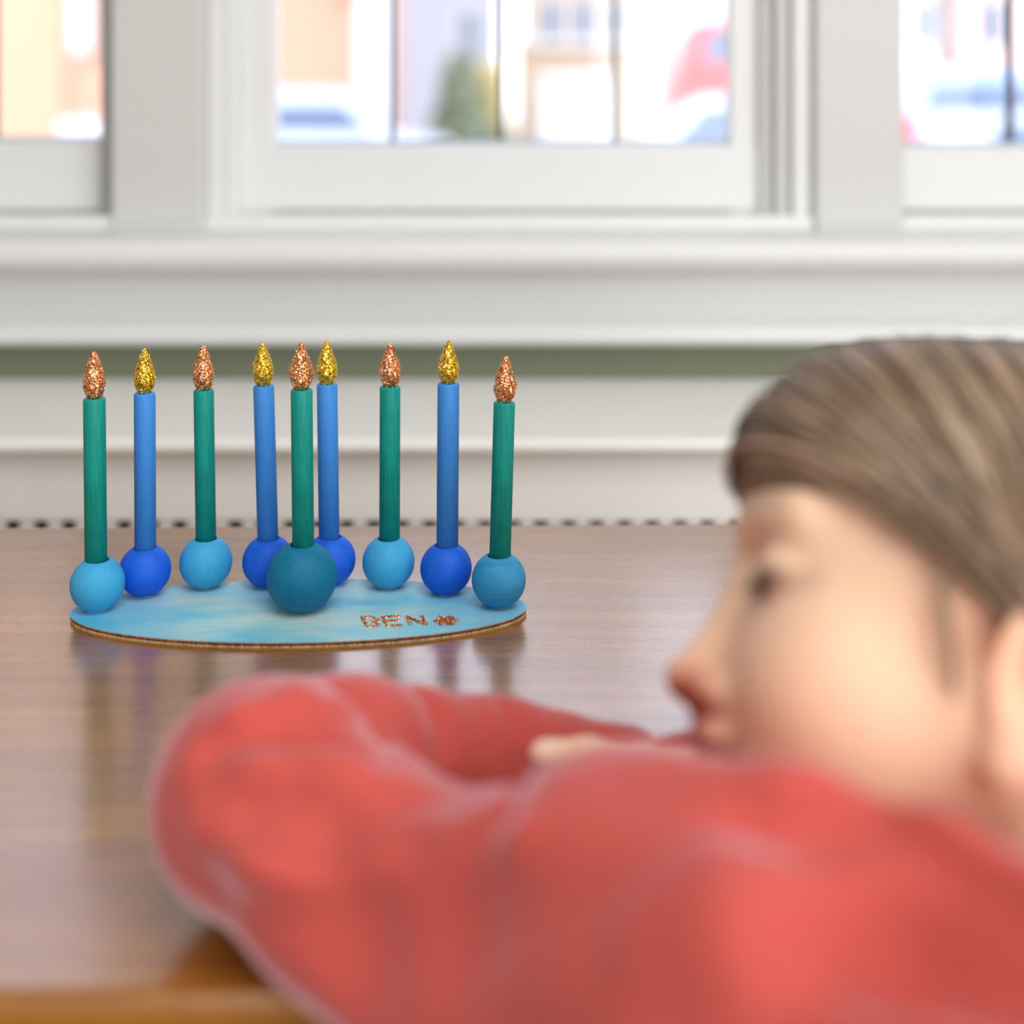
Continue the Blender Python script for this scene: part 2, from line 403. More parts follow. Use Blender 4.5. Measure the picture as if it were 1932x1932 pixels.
for i, (bx, sx, tx, ty, cy, fy, sc, fc, bm_, R) in enumerate(CD):
    d = F*HE/(cy-PY0)+(.0078 if R > .02 else .0062)
    X = (bx-966)/F*d; cz = .885*R+.0008; cb = .885*R            # bead centre above plate top
    tilt = math.atan2((tx-sx)*1.0, 300.0)
    xs_ = (sx-966)/F*d                       # stick x at bead top
    topz = HC-(ty-PY0)/F*d
    fr_ = math.sqrt(R*R-cb*cb); hr = .0077 if R < .02 else .0078
    zt = math.sqrt(R*R-hr*hr)
    prof = [(0, -cb)]; a0 = math.asin(-cb/R); a1 = math.asin((zt-.0002)/R)
    for k in range(41):
        a = a0+(a1-a0)*k/40; prof.append((R*math.cos(a), R*math.sin(a)))
    prof += [(hr+.00005, zt+.00005), (hr-.0003, zt-.0004), (hr-.0004, zt-.002), (hr-.0004, -cb+.004), (0, -cb+.004)]
    bo = lathe('bead', prof, bm_, mb, 64)
    wl = MINV @ Vector((X, d, TZ+PT+cz)); bo.location = wl
    bo['label'] = ['light blue bead', 'royal blue bead', 'sky blue bead', 'royal blue bead', 'large petrol bead', 'royal blue bead', 'sky blue bead', 'royal blue bead', 'rough steel blue bead'][i]
    rg = fr_*1.02
    go = lathe('glue_ring', [(0, 0), (rg*1.0, 0), (rg*1.03, .0006), (rg*1.0, .0014), (0, .0009)], M_glue, mb, 40)
    go.location = MINV @ Vector((X, d, TZ+PT-.0001))
    # candle, its own thing
    zb = TZ+PT+.0055
    ztop_bead = TZ+PT+cz+zt
    Lk = topz-zb; xb = xs_-math.tan(tilt)*(ztop_bead-zb)*1.0
    c = empty('candle', (xb, d, zb)); c.rotation_euler = (0, tilt, 0)
    tag(c, LAB[i], 'candle', 'wooden candles on the oval holder')
    r = .0071 if i not in (2,) else .0069
    if i == 7: r = .0074
    lathe('stick', [(0, 0), (r, 0), (r, Lk-.0012), (r-.0003, Lk-.0005), (r-.0009, Lk), (0, Lk)], M_teal if sc == 'teal' else M_blue, c, 40)
    fh = (ty-fy)/F*d*1.0
    fl = []
    fr0 = .0070+(.0004 if i in (4,) else 0)
    shp = [(0, .60), (.05, .68), (.12, .83), (.2, .95), (.3, 1.0), (.4, .97), (.5, .88), (.6, .76), (.7, .62), (.8, .46), (.9, .27), (.96, .15), (1, 0)]
    for (a, b2) in shp: fl.append((b2*fr0, a*fh))
    # resample smooth
    pr = []
    zs = np.array([a*fh for a, _ in shp]); rs = np.array([b2*fr0 for _, b2 in shp])
    for k in range(41):
        z = fh*k/40; pr.append((float(np.interp(z, zs, rs)), z))
    pr = [(0, 0)]+pr
    fo = lathe('flame', pr, M_copper if fc == 'copper' else M_gold, c, 40)
    fo.location = (0, 0, Lk)
    me = fo.data; lump = .00022 if fc == 'copper' else .0001
    ph = RNG.random(6)*9
    for v in me.vertices:
        q = v.co; rr = math.hypot(q.x, q.y)
        if rr > 1e-5:
            a = math.atan2(q.y, q.x)
            dd = lump*(math.sin(3*a+ph[0]+q.z*500)+math.sin(5*a+ph[1]-q.z*900)*.7+RNG.normal()*.35)
            if i == 4: dd += .0011*math.exp(-((q.z/fh-.42)/.13)**2)*abs(math.cos(a))**4
            if i == 8: dd += .0010*math.exp(-((q.z/fh-.35)/.10)**2)*max(0, math.cos(a))**6
            if i == 6: dd += .0009*math.exp(-((q.z/fh-.42)/.08)**2)*max(0, -math.cos(a))**6
            q.x += q.x/rr*dd; q.y += q.y/rr*dd
    fo['label'] = fc+' glitter flame'
    pts = []; nn = []
    vs = [v.co.copy() for v in me.vertices]; ns = [v.normal.copy() for v in me.vertices]
    for k in range(1300):
        a = RNG.integers(1, len(vs)); b2 = a-1 if a % 2 else max(0, a-40)
        t_ = RNG.random(); p = vs[a].lerp(vs[b2], t_) if (vs[a]-vs[b2]).length < .003 else vs[a]
        pts.append(p); nn.append(ns[a])
    flakes(pts, nn, .00062 if fc == 'copper' else .0005, M_copper if fc == 'copper' else M_gold, 'glitter', fo)

# glitter lettering B E N and six-pointed star: strokes lying on the plate
ltr = []
def gp(px, py):
    d = F*HE/(py-PY0); return Vector(((px-966)/F*d, d, TZ+PT))
strokes = {'letter': [
  [[(683, 1165), (687, 1173), (692, 1181)], [(683, 1165), (697, 1164), (706, 1166), (712, 1170), (708, 1174)], [(697, 1173), (708, 1174), (714, 1178), (710, 1182), (692, 1182)]],
  [[(721, 1164), (725, 1173), (731, 1181)], [(721, 1164), (738, 1164), (755, 1163)], [(728, 1172.5), (740, 1172), (753, 1171)], [(731, 1181), (745, 1181), (759, 1180)]],
  [[(767, 1164), (771, 1172), (775, 1179)], [(767, 1164), (780, 1169), (792, 1175), (804, 1179)], [(795, 1163), (799, 1171), (804, 1179)]]]}
def ribbon(paths, wd, name, label):
    V = []; Fc = []; smp = []
    for path in paths:
        pts = [gp(*q) for q in path]; dn = []
        for a, b2 in zip(pts[:-1], pts[1:]):
            m_ = max(2, int((b2-a).length/.0006)); dn += [a.lerp(b2, k/m_) for k in range(m_)]
        dn.append(pts[-1])
        k0 = len(V)
        for k, p in enumerate(dn):
            tdir = (dn[min(k+1, len(dn)-1)]-dn[max(k-1, 0)]).normalized(); sd = Vector((-tdir.y, tdir.x, 0))
            wl_ = wd*(.85+.3*RNG.random()); wr = wd*(.85+.3*RNG.random())
            V += [p+sd*wl_, p+sd*wl_*.6+Vector((0, 0, .0006)), p-sd*wr*.6+Vector((0, 0, .0006)), p-sd*wr]
            for _ in range(7): smp.append(p+sd*RNG.uniform(-1, 1)*wd+Vector((0, 0, .0004)))
        for k in range(len(dn)-1):
            for j in range(3):
                a = k0+k*4+j; Fc.append((a, a+4, a+5, a+1))
    o = pymesh(name, [MINV @ v for v in V], Fc, M_copper, mb); o['label'] = label
    flakes([MINV @ p for p in smp], [(0, 0, 1)]*len(smp), .0006, M_copper, 'glitter', o)
for lt, nm in zip(strokes['letter'], 'BEN'): ribbon(lt, .0012, 'letter', 'copper glitter letter '+nm)
# star: hexagram drawn in glitter
c0 = gp(842, 1171.5); rr = .0088
V = [c0+Vector((0, 0, .0007))]; smp = []
for k in range(12):
    a = math.pi*k/6+math.radians(4); r_ = rr if k % 2 == 0 else rr*.70
    V.append(c0+Vector((r_*math.cos(a)*(1.0 if k else 1), r_*math.sin(a), .0001)))
Fc = [(0, 1+k, 1+(k+1) % 12) for k in range(12)]
so = pymesh('star', [MINV @ v for v in V], Fc, M_copper, mb); so['label'] = 'copper glitter six-pointed star'
for _ in range(520):
    k = RNG.integers(12); a, b2 = V[1+k], V[1+(k+1) % 12]; u, v_ = RNG.random(), RNG.random()
    if u+v_ > 1: u, v_ = 1-u, 1-v_
    smp.append(c0+(a-c0)*u*1.04+(b2-c0)*v_*1.04+Vector((0, 0, .0004)))
flakes([MINV @ p for p in smp], [(0, 0, 1)]*len(smp), .0006, M_copper, 'glitter', so)

# ------------------------------------------------------------------ SDF modelling
class SDF:
    def __init__(s, lo, hi, h):
        s.lo = np.array(lo, float); s.h = h; s.n = (np.ceil((np.array(hi)-s.lo)/h)).astype(int)+1
        s.ax = [(s.lo[i]+h*np.arange(s.n[i])).astype(np.float32) for i in range(3)]
        s.d = np.full(s.n, 1.0, np.float32)
    def region(s, lo, hi):
        a = np.clip(np.floor((np.array(lo)-s.lo)/s.h).astype(int), 0, s.n); b = np.clip(np.ceil((np.array(hi)-s.lo)/s.h).astype(int)+1, 0, s.n)
        if (b <= a).any(): return None
        sl = tuple(slice(a[i], b[i]) for i in range(3))
        X, Y, Z = np.meshgrid(s.ax[0][sl[0]], s.ax[1][sl[1]], s.ax[2][sl[2]], indexing='ij', sparse=True)
        return sl, X, Y, Z
    def apply(s, sl, e, k, op):
        d = s.d[sl]
        if op == 'u':
            hh = np.clip(k-np.abs(d-e), 0, None)/k; s.d[sl] = np.minimum(d, e)-hh*hh*k*.25
        else:
            e = -e; hh = np.clip(k-np.abs(d-e), 0, None)/k; s.d[sl] = np.maximum(d, e)+hh*hh*k*.25
    def cap(s, a, b, ra, rb, k=.01, op='u'):
        a = np.array(a, float); b = np.array(b, float); m = max(ra, rb)+k+.012
        r = s.region(np.minimum(a, b)-m, np.maximum(a, b)+m)
        if r is None: return
        sl, X, Y, Z = r; ab = b-a; L2 = max(float(ab@ab), 1e-12)
        t = np.clip(((X-a[0])*ab[0]+(Y-a[1])*ab[1]+(Z-a[2])*ab[2])/L2, 0, 1)
        e = np.sqrt((X-a[0]-t*ab[0])**2+(Y-a[1]-t*ab[1])**2+(Z-a[2]-t*ab[2])**2)-(ra+t*(rb-ra))
        s.apply(sl, e.astype(np.float32), k, op)
    def chain(s, pts, rs, k=.01, op='u'):
        for i in range(len(pts)-1): s.cap(pts[i], pts[i+1], rs[i], rs[i+1], k, op)
    def ell(s, c, r, k=.01, op='u', R=None):
        c = np.array(c, float); r = np.array(r, float); m = r.max()+k+.012
        q = s.region(c-m, c+m)
        if q is None: return
        sl, X, Y, Z = q; X = X-c[0]; Y = Y-c[1]; Z = Z-c[2]
        if R is not None:      # R columns = local axes in world
            x = X*R[0, 0]+Y*R[1, 0]+Z*R[2, 0]; y = X*R[0, 1]+Y*R[1, 1]+Z*R[2, 1]; z = X*R[0, 2]+Y*R[1, 2]+Z*R[2, 2]
        else: x, y, z = X, Y, Z
        k0 = np.sqrt((x/r[0])**2+(y/r[1])**2+(z/r[2])**2); k1 = np.sqrt((x/r[0]**2)**2+(y/r[1]**2)**2+(z/r[2]**2)**2)
        e = k0*(k0-1)/np.maximum(k1, 1e-6)
        s.apply(sl, e.astype(np.float32), k, op)
    def mesh(s):
        d = s.d; n = s.n
        ins = d < 0
        c = np.zeros(n-1, np.uint8)
        for i in (0, 1):
            for j in (0, 1):
                for k in (0, 1): c += ins[i:n[0]-1+i, j:n[1]-1+j, k:n[2]-1+k]
        act = (c > 0) & (c < 8); idx = np.argwhere(act); ids = -np.ones(n-1, np.int64); ids[act] = np.arange(len(idx))
        acc = np.zeros((len(idx), 3)); cnt = np.zeros(len(idx))
        cor = [(i, j, k) for i in (0, 1) for j in (0, 1) for k in (0, 1)]
        val = {q: d[idx[:, 0]+q[0], idx[:, 1]+q[1], idx[:, 2]+q[2]].astype(float) for q in cor}
        for a in cor:
            for ax in range(3):
                if a[ax] == 0:
                    b = list(a); b[ax] = 1; b = tuple(b); va, vb = val[a], val[b]; m = (va < 0) != (vb < 0)
                    t = np.where(m, va/np.where(m, va-vb, 1), 0); p = np.tile(np.array(a, float), (len(idx), 1)); p[:, ax] = t
                    acc[m] += p[m]; cnt[m] += 1
        V = s.lo+(idx+acc/cnt[:, None])*s.h
        Q = []
        for ax in range(3):
            sl0 = [slice(None)]*3; sl1 = [slice(None)]*3; sl0[ax] = slice(0, -1); sl1[ax] = slice(1, None)
            A, B = ins[tuple(sl0)], ins[tuple(sl1)]
            e = np.argwhere(A != B); o1, o2 = [(1, 2), (2, 0), (0, 1)][ax]
            ok = (e[:, o1] > 0) & (e[:, o2] > 0) & (e[:, o1] < n[o1]-1) & (e[:, o2] < n[o2]-1); e = e[ok]
            fl = A[tuple(e.T)]
            def at(da, db):
                q = e.copy(); q[:, o1] -= da; q[:, o2] -= db; return ids[tuple(q.T)]
            q = np.stack([at(1, 1), at(0, 1), at(0, 0), at(1, 0)], 1); q[~fl] = q[~fl][:, ::-1]
            Q.append(q)
        return V, np.concatenate(Q)
def npmesh(name, V, Q, mat, parent=None, tint=None, sm=0):
    if sm:   # light laplacian smoothing
        E = np.concatenate([Q[:, [0, 1]], Q[:, [1, 2]], Q[:, [2, 3]], Q[:, [3, 0]]])
        for _ in range(sm):
            S = np.zeros_like(V); Cn = np.zeros(len(V))
            for a, b in ((0, 1), (1, 0)):
                for j in range(3): S[:, j] += np.bincount(E[:, a], V[E[:, b], j], len(V))
                Cn += np.bincount(E[:, a], minlength=len(V))
            V = V*.5+S/Cn[:, None]*.5
    me = bpy.data.meshes.new(name); me.vertices.add(len(V)); me.vertices.foreach_set('co', V.astype(np.float32).ravel())
    k = Q.shape[1]
    me.loops.add(Q.size); me.loops.foreach_set('vertex_index', Q.astype(np.int32).ravel())
    me.polygons.add(len(Q)); me.polygons.foreach_set('loop_start', (np.arange(len(Q))*k).astype(np.int32))
    me.update(calc_edges=True); me.validate(); me.shade_smooth()
    if tint is not None:
        a = me.color_attributes.new('tint', 'FLOAT_COLOR', 'POINT'); t = np.ones((len(V), 4), np.float32); t[:, :3] = tint; a.data.foreach_set('color', t.ravel())
    return link(name, me, mat, parent)

# ------------------------------------------------------------------ the child
HS = 1.0
HCN = np.array([.178, .497, .858])
def headR(y, p, r):
    M0 = np.array([[-1, 0, 0], [0, -1, 0], [0, 0, 1.]])
    def rz(a): c, s = math.cos(a), math.sin(a); return np.array([[c, -s, 0], [s, c, 0], [0, 0, 1]])
    def ry(a): c, s = math.cos(a), math.sin(a); return np.array([[c, 0, s], [0, 1, 0], [-s, 0, c]])
    def rx(a): c, s = math.cos(a), math.sin(a); return np.array([[1, 0, 0], [0, c, -s], [0, s, c]])
    return M0@rz(y)@ry(p)@rx(r)
HR = headR(-.259, -.159, .505)
def Hd(x, y, z): return HR@(np.array([x, y, z])*HS)+HCN     # head space -> world (x forward, y left, z up)
def rot_y(a): c, s = math.cos(a), math.sin(a); return np.array([[c, 0, s], [0, 1, 0], [-s, 0, c]])
def rot_z(a): c, s = math.cos(a), math.sin(a); return np.array([[c, -s, 0], [s, c, 0], [0, 0, 1]])

child = empty('person', (.36, .44, 0)); tag(child, 'child in a coral long-sleeved top resting head on folded arms at the table', 'person')
CI = Matrix.Translation((-.36, -.44, 0))
NECK = [.262, .435, .790]

B = SDF((-.15, .28, .715), (.46, .78, .985), .002)
def he(c, r, k, op='u', R=None): B.ell(Hd(*c), np.array(r)*HS, k, op, HR if R is None else HR@R)
def hc_(a, b, ra, rb, k, op='u'): B.cap(Hd(*a), Hd(*b), ra*HS, rb*HS, k, op)
he((-.010, 0, .014), (.088, .069, .078), .01)
he((.035, 0, -.040), (.050, .050, .062), .03)
he((.055, 0, .018), (.033, .048, .034), .02)            # forehead
for s_ in (1, -1):
    he((.042, s_*.034, -.052), (.030, .025, .030), .02)   # cheek
    hc_((-.002, s_*.050, -.055), (.055, s_*.020, -.094), .016, .014, .025)   # jaw
    he((.090, s_*.029, -.008), (.016, .018, .011), .012, 's')      # socket
    he((.0660, s_*.031, -.012), (.0135, .0145, .0115), .004)       # closed lid
    hc_((.080, s_*.010, .008), (.066, s_*.044, .009), .006, .005, .012)   # brow
he((.070, 0, -.096), (.016, .017, .013), .015)          # chin
hc_((.0745, 0, -.006), (.096, 0, -.052), .0075, .0085, .012)   # nose ridge
he((.0975, 0, -.0555), (.0105, .0095, .0085), .006)
for s_ in (1, -1):
    he((.089, s_*.0105, -.058), (.010, .0065, .0065), .005)
    hc_((.0990, s_*.0058, -.0650), (.089, s_*.0085, -.0610), .0040, .0046, .003, 's')   # nostril
he((.084, 0, -.068), (.009, .010, .008), .010)          # philtrum
he((.0850, 0, -.0730), (.0095, .0175, .0046), .004)
he((.0835, 0, -.0820), (.0090, .0155, .0052), .004)
hc_((.095, -.012, -.0778), (.095, .012, -.0778), .0018, .0018, .003, 's')
hc_((.091, .012, -.0778), (.077, .024, -.0795), .0024, .0034, .004, 's')
hc_((.091, -.012, -.0778), (.077, -.024, -.0795), .0024, .0034, .004, 's')
for s_ in (1, -1):    # ears
    Re = rot_y(-.25)
    he((-.017, s_*.071, -.030), (.017, .006, .029), .006, 'u', rot_z(s_*.30)@Re)
    he((-.013, s_*.078, -.026), (.010, .006, .018), .005, 's', rot_z(s_*.30)@Re)
    he((-.009, s_*.071, -.058), (.009, .005, .010), .006)
    he((-.019, s_*.0755, -.026), (.004, .003, .012), .003)
# neck and torso core
B.chain([Hd(-.030, 0, -.050), Hd(-.045, 0, -.095), NECK], [.044, .042, .046], .03)
B.cap(NECK, (.40, .44, .70), .05, .085, .04)
# left arm inside the sleeve
B.chain([(.20, .37, .765), (.111, .36, .775), (.041, .42, .776), (-.018, .457, .7525), (-.098, .518, .766)], [.040, .038, .034, .026, .026], .01)
B.chain([(-.098, .522, .765), (-.05, .567, .752), (.025, .600, .740), (.06, .604, .736), (.085, .605, .734)], [.026, .023, .015, .0135, .013], .01)
# right arm inside the sleeve
B.chain([(.31, .54, .765), (.22, .615, .760), (.17, .605, .745), (.105, .588, .741), (.075, .576, .743)], [.040, .028, .020, .0145, .013], .012)
# right hand: palm, thumb on the near side, four fingers curled in a loose fist below
B.ell((.072, .570, .749), (.020, .019, .010), .008)
B.chain([(.082, .562, .756), (.058, .553, .7635), (.033, .553, .7665), (.0145, .559, .7640)], [.0095, .0088, .0080, .0066], .004)
B.ell((.0160, .5555, .7668), (.0085, .0065, .0058), .003)
for j in range(4):
    y0 = .553+.0108*j; L_ = (1.0, 1.06, 1.0, .85)[j]
    B.chain([(.070, y0, .750), (.070-.018*L_, y0, .749), (.070-.020*L_, y0-.001, .7395), (.074-.008*L_, y0-.001, .7335)], [.0070, .0068, .0062, .0055], .002)
# left hand tucked below the chin
B.ell((.105, .612, .7335), (.026, .021, .010), .008)
for j in range(4):
    y0 = .630-.0130*j; L_ = (.85, 1, 1.05, .95)[j]
    B.chain([(.122, y0, .734), (.122+.024*L_, y0+.002, .735), (.122+.042*L_, y0+.002, .730), (.122+.046*L_, y0+.002, .7275)], [.0072, .0068, .0062, .0054], .0025)
V, Q = B.mesh(); del B
# skin tint
def wd(c, r): # gaussian weight in head space
    p = Hd(*c); return np.exp(-((V-p)**2).sum(1)/(2*(r*HS)**2))
L = ((V-HCN)@HR)/HS
tint = np.tile(np.array([.86, .57, .40]), (len(V), 1))
def blend(wt, c):
    global tint
    tint = tint*(1-wt[:, None])+np.array(c)*wt[:, None]
for s_ in (1, -1):
    blend(.35*wd((.055, s_*.045, -.055), .018), (.80, .36, .24))
    blend(.6*wd((-.008, s_*.075, -.030), .018), (.80, .34, .20))
    blend(.95*np.clip(wd((.0945, s_*.0080, -.0625), .0075)*1.7, 0, 1), (.30, .02, .008))  # nostril hollow's shade and red translucency painted into the skin
    dl = np.abs(L[:, 2]+.0185-(.03-np.abs(L[:, 1]-s_*.031))*0-.25*(np.abs(L[:, 1]-s_*.031)))  # lash line, broadened to paint the socket's shade as well
    lw = np.exp(-(dl/.0048)**2)*np.exp(-((L[:, 1]-s_*.031)/.016)**4)*(L[:, 0] > .05); blend(.95*lw, (.10, .045, .03))
    bw_ = np.exp(-((L[:, 2]-.013)/.003)**2)*np.exp(-((L[:, 1]-s_*.028)/.016)**4)*(L[:, 0] > .05); blend(.4*bw_, (.34, .20, .12))
blend(.45*wd((.098, 0, -.059), .010), (.75, .30, .18))
lip = np.clip(np.exp(-(((L[:, 2]+.0775)/.0085)**4))*np.exp(-(L[:, 1]/.018)**4)*(L[:, 0] > .070), 0, 1); blend(.85*lip, (.56, .17, .16))
mo = np.exp(-(((L[:, 2]+.0778)/.0018)**2))*np.exp(-(L[:, 1]/.020)**4)*(L[:, 0] > .065); blend(.8*mo, (.20, .04, .04))
# thumb nail
tn = np.exp(-(((V-np.array([.0125, .553, .770]))/np.array([.0055, .005, .003]))**2).sum(1)); blend(.6*tn, (.88, .66, .58))
body = npmesh('body', V, Q, M_skin, child, tint, 1); body.matrix_parent_inverse = CI

# eyelashes
bm = bmesh.new(); Vv = []; Fv = []
for s_ in (1, -1):
    for k in range(44):
        t_ = -1+2*k/43; y = s_*(.031+.0125*t_); zz = -.0185+.003*(t_*t_); xx = .0785-.004*abs(t_)-.002*t_
        a = Hd(xx, y, zz); b_ = Hd(xx+.008, y+s_*.0025*t_+s_*.001, zz-.0035); n_ = len(Vv); u_ = HR@np.array([0, .0004, 0]); w_ = HR@np.array([0, 0, .0004])
        Vv += [a-u_, a+u_, a+w_, b_]; Fv += [(n_, n_+1, n_+3), (n_+1, n_+2, n_+3), (n_+2, n_, n_+3), (n_, n_+2, n_+1)]
bm.free(); o = pymesh('eyelashes', Vv, Fv, plain('lash', (.04, .025, .015, 1), .5), child); o.matrix_parent_inverse = CI; o['kind'] = 'stuff'

# hair: a cap over the skull plus many strands combed from the parting back behind the ear
HSD = SDF((.04, .34, .76), (.42, .66, .985), .0025)
HSD.ell(Hd(-.012, 0, .017), np.array((.0935, .0745, .0835))*HS, .01, 'u', HR)
HSD.ell(Hd(-.052, 0, -.030), np.array((.048, .060, .060))*HS, .03, 'u', HR)
HSD.ell(Hd(.036, 0, .032), np.array((.060, .058, .056))*HS, .02, 'u', HR)
HSD.ell(Hd(.075, 0, -.055), np.array((.095, .130, .073))*HS, .006, 's', HR)
for s_ in (1, -1): HSD.ell(Hd(.050, s_*.078, -.032), np.array((.050, .060, .054))*HS, .006, 's', HR)
HSD.ell(Hd(-.005, .08, -.045), np.array((.030, .03, .042))*HS, .006, 's', HR)
HSD.ell(Hd(-.02, 0, -.10), np.array((.070, .10, .050))*HS, .01, 's', HR)
V, Q = HSD.mesh()
npc = np.tile(np.array([.20, .125, .075]), (len(V), 1))
hair = npmesh('hair', V, Q, M_hair, child, npc, 2); hair.matrix_parent_inverse = CI
def on_skull(th, ph, off):   # th: angle from forward about left-right axis up (0 fwd, pi/2 up), ph: angle to left side
    d = np.array([math.cos(ph)*math.cos(th), math.sin(ph), math.cos(ph)*math.sin(th)])
    r = np.array((.0935, .0745, .0835))+off
    return np.array([-.012, 0, .017])+d*r
Vs = []; Fs = []; Ts = []
def strand(pts, rad, col):
    n0 = len(Vs)
    for i, p in enumerate(pts):
        t_ = pts[min(i+1, len(pts)-1)]-pts[max(i-1, 0)]; t_ /= np.linalg.norm(t_)+1e-9
        nrm = p-HCN; nrm -= t_*(nrm@t_); nrm /= np.linalg.norm(nrm)+1e-9; s1 = np.cross(t_, nrm)
        f_ = rad*(.35+.65*math.sin(math.pi*min(1, (i+.6)/(len(pts)))))
        for q in (s1*1.6, nrm, -s1*1.6): Vs.append(p+q*f_); Ts.append(col)
    for i in range(len(pts)-1):
        a = n0+3*i
        for j in range(3): Fs.append((a+j, a+(j+1) % 3, a+3+(j+1) % 3, a+3+j))
cols = np.array([[.20, .12, .07], [.27, .175, .11], [.34, .235, .155], [.16, .092, .052], [.42, .31, .22]])
for s_ in (1, -1):
    for k in range(2300 if s_ == 1 else 1100):
        u = RNG.random()
        def q3(a, b, c_): return (2*(u-.5)*(u-1))*np.array(a)+(4*u*(1-u))*np.array(b)+(2*u*(u-.5))*np.array(c_)
        S0 = q3((.094, -.004, .024), (.020, -.012, .100), (-.070, -.010, .075)); M0_ = q3((.068, .048, .034), (.008, .058, .062), (-.055, .055, .050)); E0 = q3((-.015, .072, -.004), (-.032, .068, -.026), (-.055, .055, -.045))
        jt = RNG.normal(0, .0028, 3); jt2 = RNG.normal(0, .005, 3)
        if s_ == -1: S0 = S0+np.array([0, -.004, 0]); M0_[1] *= -1; E0[1] *= -1
        off = abs(RNG.normal(.0008, .0014))
        c = cols[RNG.integers(5)]*(.72+.56*(.5+.5*math.sin(u*75)))*(.9+.2*RNG.random())
        pts = []
        for i in range(15):
            t_ = i/14; p = (1-t_)**2*S0+2*t_*(1-t_)*(M0_*1.25+jt)+t_*t_*(E0+jt2)
            rr3 = np.array((.0935, .0745, .0835))+off+.0014*math.sin(u*85+3*t_)+.0025*math.sin(math.pi*t_)*(1-u)
            cc = np.array([-.012, 0, .017]); q = (p-cc)/rr3; p = cc+q/np.linalg.norm(q)*rr3
            pts.append(Hd(*p))
        for i in range(15):      # lay the strand on the cap of hair
            ii = np.round((pts[i]-HSD.lo)/HSD.h).astype(int)
            if (ii > 1).all() and (ii < HSD.n-2).all():
                fr3 = (pts[i]-HSD.lo)/HSD.h-ii
                g_ = np.array([HSD.d[tuple(ii+e)]-HSD.d[tuple(ii-e)] for e in np.eye(3, dtype=int)])/2
                dd = HSD.d[tuple(ii)]+g_@fr3; gl_ = np.linalg.norm(g_)
                if abs(dd) < .03 and gl_ > 1e-5 and dd < .0004+off: pts[i] = pts[i]+g_/gl_*(.0004+off-dd)
        strand(pts, .00045+.0004*RNG.random(), c)
# loose lock in front of the ear and hair behind the neck
for k in range(9):
    a = RNG.normal(0, .0022); b_ = RNG.normal(0, .0018)
    ctrl = [(.012+a, .071, .008), (.019+a, .0715+b_, -.010), (.014+a, .0705+b_, -.026), (.010+a*.5, .067, -.042)]
    pts = []
    for i in range(12):
        t_ = i/11*3; j = min(2, int(t_)); f_ = t_-j; pts.append(Hd(*(np.array(ctrl[j])*(1-f_)+np.array(ctrl[j+1])*f_)))
    strand(pts, .0005, cols[RNG.integers(5)]*1.15)
for k in range(700):
    y0 = RNG.uniform(-.055, .055); x0 = -.085-RNG.random()*.02
    p0 = Hd(x0*.9, y0, -.01); p1 = Hd(-.100+RNG.normal(0, .004), y0*1.0, -.055); p2 = Hd(-.098, y0*.9+RNG.normal(0, .004), -.105); p3 = p2+np.array([.02, RNG.normal(0, .01), -.06])
    pts = [(1-t_)**3*p0+3*t_*(1-t_)**2*p1+3*t_*t_*(1-t_)*p2+t_**3*p3 for t_ in np.linspace(0, 1, 12)]
    strand(pts, .0008, cols[RNG.integers(4)]*.8)
o = npmesh('hair_strands', np.array(Vs), np.array(Fs), M_hair, child, np.array(Ts)); o.matrix_parent_inverse = CI; o['kind'] = 'stuff'

# the coral top
S = SDF((-.20, .24, .60), (.50, .80, .90), .0028)
# torso
S.chain([(.30, .44, .74), (.42, .44, .66), (.47, .44, .60)], [.080, .105, .115], .05)
# left shoulder and upper arm (near the camera)
S.chain([(.31, .39, .735), (.230, .325, .760), (.164, .315, .775), (.136, .335, .775), (.111, .360, .773), (.071, .390, .7795), (.041, .420, .778), (.010, .438, .760), (-.020, .457, .7500), (-.060, .487, .757), (-.104, .520, .7685)],
        [.085, .080, .072, .064, .060, .056, .052, .0475, .0425, .0405, .042], .018)
# left forearm in puffs separated by creases
S.chain([(-.104, .520, .7685), (-.072, .552, .765)], [.042, .037], .012)
S.chain([(-.060, .560, .758), (-.046, .570, .755)], [.035, .0335], .006)
S.chain([(-.031, .578, .750), (-.010, .588, .747)], [.0305, .029], .005)
S.chain([(.004, .592, .745), (.020, .598, .742)], [.0265, .0225], .005)
S.chain([(.032, .602, .739), (.056, .604, .737)], [.0195, .0175], .006)
# right sleeve under the head
S.chain([(.33, .52, .755), (.25, .600, .758), (.17, .605, .745), (.105, .588, .741), (.076, .578, .7415)], [.070, .036, .026, .0200, .021], .014)
# fold ridges and grooves, laid on the cloth surface
cam0 = np.array([0, 0, HC])
def on_cloth(px, py):
    dr = np.array([(px-966)/F, 1, -(py-PY0)/F]); t_ = .20
    while t_ < .75:
        q = cam0+dr*t_; ii = np.round((q-S.lo)/S.h).astype(int)
        if (ii > 1).all() and (ii < S.n-2).all() and S.d[tuple(ii)] < 0:
            g_ = np.array([S.d[tuple(ii+e)]-S.d[tuple(ii-e)] for e in np.eye(3, dtype=int)]); g_ /= np.linalg.norm(g_)+1e-9
            return q-g_*S.d[tuple(ii)], g_
        t_ += .0012
    return None
def fold(pts, r, amt, k):        # amt > 0 raises a ridge, < 0 sinks a groove
    hit = [h for h in (on_cloth(*p) for p in pts) if h]
    if len(hit) < 2: return
    C_ = [p+n_*(amt-r) if amt > 0 else p+n_*(r+amt) for p, n_ in hit]; m_ = len(C_)
    S.chain(C_, [r*(.55 if i in (0, m_-1) else 1) for i in range(m_)], k, 'u' if amt > 0 else 's')
fold([(350, 1440), (450, 1365), (560, 1325), (680, 1345)], .011, .0060, .005)
fold([(380, 1500), (500, 1440), (650, 1445), (770, 1495)], .014, .0070, .007)
